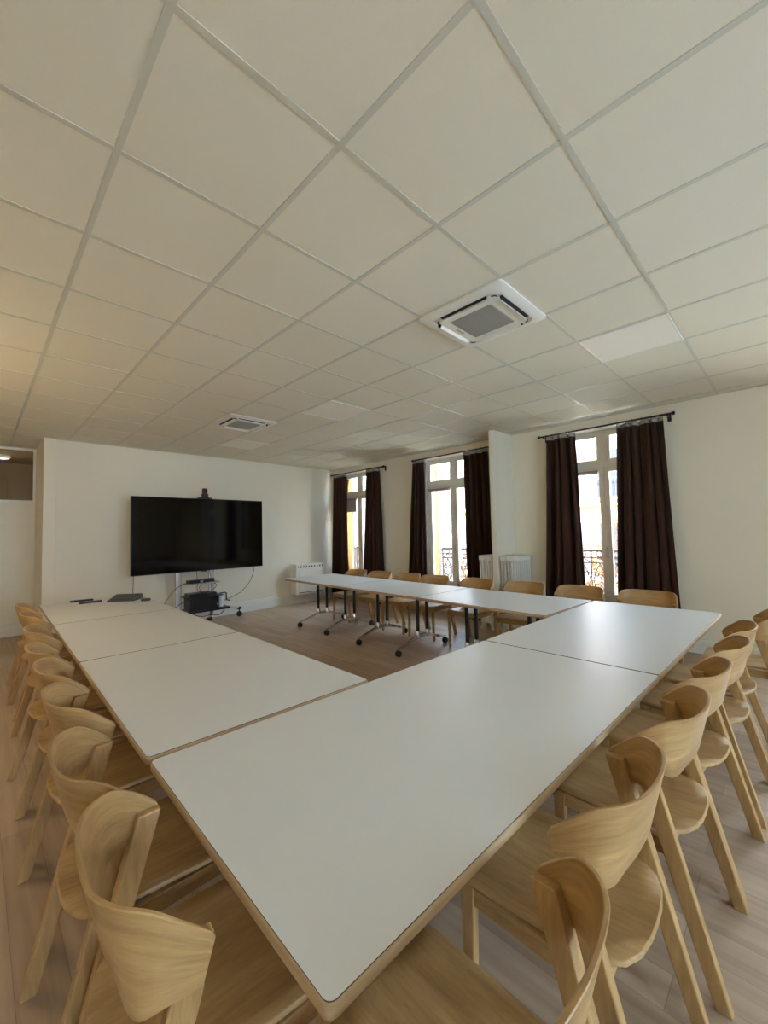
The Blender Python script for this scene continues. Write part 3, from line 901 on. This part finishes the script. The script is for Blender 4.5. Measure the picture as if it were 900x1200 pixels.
# ---------------------------------------------------------------- things on the left row
def tb(u, v): 
    p = U(u, v, -.0035, (0, 1)); return p
for k, (loc, rz, lab) in enumerate((((-.055, 4.82, .745), -.05, 'rear one of two slim black sticks on the left table'), ((-.005, 4.60, .745), .10, 'front one of two slim black sticks on the left table'))):
    b = B(); L_ = .112
    prism(b, rrect(-L_, L_, -.013, .013, .012, 4), .0, .022)
    o = small('remote_control', lab, 'remote control', b, M['console'] if k else M['black'], loc, rz, bevel=.004)
    b = B()
    for q in range(5): lathe(b, [(.005, .022), (.005, .024)], 8, Matrix.Translation((-.1 + q * .03, 0, 0)))
    obj('button', b, M['grille'] if False else M['bezel'], o)
t = thing('touch_controller', 'dark grey wedge-shaped touch controller lying on the left table', 'tablet', (.315, 4.50, .745), math.radians(-38))
b = B()
vs = [(-.15, -.11, .0), (.15, -.11, .0), (.15, .11, .0), (-.15, .11, .0), (-.15, -.11, .012), (.15, -.11, .012), (.15, .11, .062), (-.15, .11, .062)]
v = [b.verts.new(q) for q in vs]
for f in ((0, 1, 2, 3), (4, 5, 6, 7), (0, 1, 5, 4), (1, 2, 6, 5), (2, 3, 7, 6), (3, 0, 4, 7)): b.faces.new([v[i] for i in f])
obj('body', b, M['console'], t, bevel=.006)
b = B(); s = math.atan2(.05, .22)
box(b, -.125, .125, -.085, .085, 0, .002, Matrix.Translation((0, 0, .0372)) @ Matrix.Rotation(s, 4, 'X')); obj('screen', b, M['tvblack'], t)
b = B(); prism(b, rrect(-.05, .05, -.028, .028, .026, 6), 0, .028)
o = small('computer_mouse', 'small dark brown rounded puck beside the touch controller', 'mouse', b, M['brownplastic'], (.46, 4.22, .745), -.2, bevel=.010, segs=3)

# ---------------------------------------------------------------- outside
b = B(); box(b, 5.45, 60, -40, 70, -4.3, -4.1); struct('floor_street', b, M['asphalt'])
bl = thing('apartment_building', 'sunlit pale apartment building across the street, seen through the windows', 'building', (18, 8, -4.1))
FW0, FW1, FH = -34, 40, 10.6
b = B(); box(b, 0, 4, FW0, FW1, 0, FH); obj('facade', b, M['facade'], bl)
b = B()
for z in (3.0, 6.3, 9.6): box(b, -.18, 0, FW0, FW1, z, z + .16); box(b, -.28, 0, FW0, FW1, z + .16, z + .26)
box(b, -.45, 0, FW0, FW1, FH - .2, FH + .1)
obj('cornice', b, M['stone'], bl)
k = 0
yy = -13.0
while yy < 21:
    for z0, h in ((3.6, 2.2), (6.8, 2.1), (.2, 2.3)):
        b = B(); box(b, -.03, .02, yy - .55, yy + .55, z0, z0 + h)
        for q in (-1, 1): box(b, -.12, 0, yy + q * .65 - .1, yy + q * .65 + .1, z0 - .1, z0 + h + .1)
        box(b, -.16, 0, yy - .75, yy + .75, z0 + h + .1, z0 + h + .3)
        wf = obj('window', b, [M['stone']], bl)
        b = B(); box(b, -.045, -.03, yy - .48, yy - .03, z0 + .06, z0 + h - .06); box(b, -.045, -.03, yy + .03, yy + .48, z0 + .06, z0 + h - .06)
        obj('pane', b, M['fglass'], wf)
        b = B()
        for q in (-1, 1): box(b, -.10, -.05, yy + q * 1.0 - .25, yy + q * 1.0 + .25, z0, z0 + h)
        obj('shutters', b, M['fshutter'], wf)
        b = B()
        for q in range(9): box(b, -.30, -.28, yy - .6 + q * .15, yy - .585 + q * .15, z0 - .1, z0 + .8)
        box(b, -.31, -.27, yy - .62, yy + .62, z0 + .8, z0 + .84); box(b, -.35, 0, yy - .65, yy + .65, z0 - .14, z0 - .06)
        obj('balcony', b, M['iron'], wf)
    yy += 3.1

def tree(x, y, seed, h, label):
    rnd = random.Random(seed)
    t = thing('street_tree', label, 'tree', (x, y, -4.1))
    b = B(); tips = []
    tube(b, [(0, 0, 0), (.05, .03, h * .3), (0, .08, h * .55)], [.14, .11, .08], 8)
    for k in range(15):
        a = rnd.uniform(0, 2 * PI); z0 = h * rnd.uniform(.3, .55); L_ = rnd.uniform(1.2, 2.4)
        e = rnd.uniform(.3, 1.2)
        p0 = Vector((0, .05, z0)); p1 = p0 + Vector((math.cos(a) * L_ * .5, math.sin(a) * L_ * .5, L_ * .4 * e)); p2 = p0 + Vector((math.cos(a) * L_, math.sin(a) * L_, L_ * e))
        tube(b, [p0, p1, p2], [.045, .028, .010], 6)
        for q in range(9):
            f = rnd.uniform(.3, 1); base = p0.lerp(p2, f)
            d = Vector((rnd.uniform(-1, 1), rnd.uniform(-1, 1), rnd.uniform(-.3, 1))) * .6
            tube(b, [base, base + d], [.010, .004], 4); tips += [base + d * s_ for s_ in (.4, .7, 1)]
    obj('trunk', b, M['bark'], t, smooth=True)
    b = B()
    for p_ in tips:
        for q in range(5):
            c = p_ + Vector((rnd.gauss(0, .13), rnd.gauss(0, .13), rnd.gauss(0, .13)))
            Rm = Matrix.Rotation(rnd.uniform(0, 6.3), 4, 'Z') @ Matrix.Rotation(rnd.uniform(0, 3), 4, 'X')
            s = rnd.uniform(.04, .075)
            vv = [b.verts.new(c + Rm @ Vector(w_)) for w_ in ((-s, 0, 0), (0, -s * .6, .01), (s, 0, 0), (0, s * .6, .01))]
            b.faces.new(vv)
    o = obj('leaves', b, M['leafo'], t); o['kind'] = 'stuff'
tree(12.0, 3.1, 5, 6.6, 'street tree with orange autumn leaves seen through the nearest window')
tree(12.5, 9.2, 9, 6.6, 'street tree with orange autumn leaves seen through the middle window')

# ---------------------------------------------------------------- light
w = bpy.data.worlds.new('World'); sc.world = w; w.use_nodes = True
bg = w.node_tree.nodes['Background']
bg.inputs['Color'].default_value = (.50, .70, 1.0, 1); bg.inputs['Strength'].default_value = 13.5
sun = bpy.data.lights.new('sun', 'SUN'); sun.energy = 22; sun.angle = .01; sun.color = (1.0, .92, .80)
so = bpy.data.objects.new('sun', sun); COL.objects.link(so)
so.rotation_euler = Vector((1.0, .35, -.75)).to_track_quat('-Z', 'Y').to_euler()
for c, n in WIN:                                   # light portals guide the sampling of the daylight
    L_ = bpy.data.lights.new('portal', 'AREA'); L_.shape = 'RECTANGLE'; L_.size = 1.14; L_.size_y = 2.7
    L_.cycles.is_portal = True
    lo = bpy.data.objects.new('portal', L_); COL.objects.link(lo)
    lo.location = (5.30, c, 1.42); lo.rotation_euler = Vector((-1, 0, 0)).to_track_quat('-Z', 'Y').to_euler()
    lo.rotation_euler = (PI / 2, 0, PI / 2)
L_ = bpy.data.lights.new('added_left_lamp', 'POINT'); L_.energy = 14; L_.color = (1, .82, .54); L_.shadow_soft_size = .12  # guessed lamp out of view, added to warm the left side
lo = bpy.data.objects.new('added_left_lamp', L_); COL.objects.link(lo); lo.location = (-2.05, 3.2, 2.02)
b = B(); box(b, XL, XL + .03, 3.12, 3.28, 1.80, 2.05); tube(b, [(XL + .03, 3.2, 1.87), (-2.05, 3.2, 1.83), (-2.05, 3.2, 1.87)], .012, 8)
lathe(b, [(.06, 1.865), (.07, 1.87), (.08, 1.875)], 20, Matrix.Translation((-2.05, 3.2, 0)))
struct('added_lamp_housing', b, M['steel'])  # wall housing of the added lamp, also out of view
for c, n in ADDED_WIN:
    L_ = bpy.data.lights.new('portal', 'AREA'); L_.shape = 'RECTANGLE'; L_.size = 1.14; L_.size_y = 2.7
    L_.cycles.is_portal = True
    lo = bpy.data.objects.new('portal', L_); COL.objects.link(lo)
    lo.location = (c, YB - .32, 1.42); lo.rotation_euler = (PI / 2, 0, PI)
lamp = bpy.data.lights.new('corridor_bulb', 'POINT'); lamp.energy = 1.2; lamp.color = (1, .7, .4); lamp.shadow_soft_size = .08
lo = bpy.data.objects.new('corridor_bulb', lamp); COL.objects.link(lo); lo.location = (-.655, 8.3, 2.82)

# ---------------------------------------------------------------- camera
yaw, pit, rol = .78456, .04866, -.02317
F = Vector((math.sin(yaw) * math.cos(pit), math.cos(yaw) * math.cos(pit), math.sin(pit)))
r = Vector((math.cos(yaw), -math.sin(yaw), 0)); u = r.cross(F)
r2 = math.cos(rol) * r + math.sin(rol) * u; u2 = -math.sin(rol) * r + math.cos(rol) * u
cam = bpy.data.cameras.new('camera'); co = bpy.data.objects.new('camera', cam); COL.objects.link(co)
Mx = Matrix(((r2.x, u2.x, -F.x), (r2.y, u2.y, -F.y), (r2.z, u2.z, -F.z))).to_4x4()
Mx.translation = Vector((-.95619, -1.14631, 1.48056)); co.matrix_world = Mx
cam.sensor_fit = 'HORIZONTAL'; cam.sensor_width = 36; cam.lens = 480.07 / 900 * 36
cam.clip_start = .02; cam.clip_end = 200
sc.camera = co
sc.view_settings.view_transform = 'Standard'; sc.view_settings.look = 'None'
sc.view_settings.gamma = 1; sc.view_settings.use_curve_mapping = False
sc.view_settings.exposure = 1.2
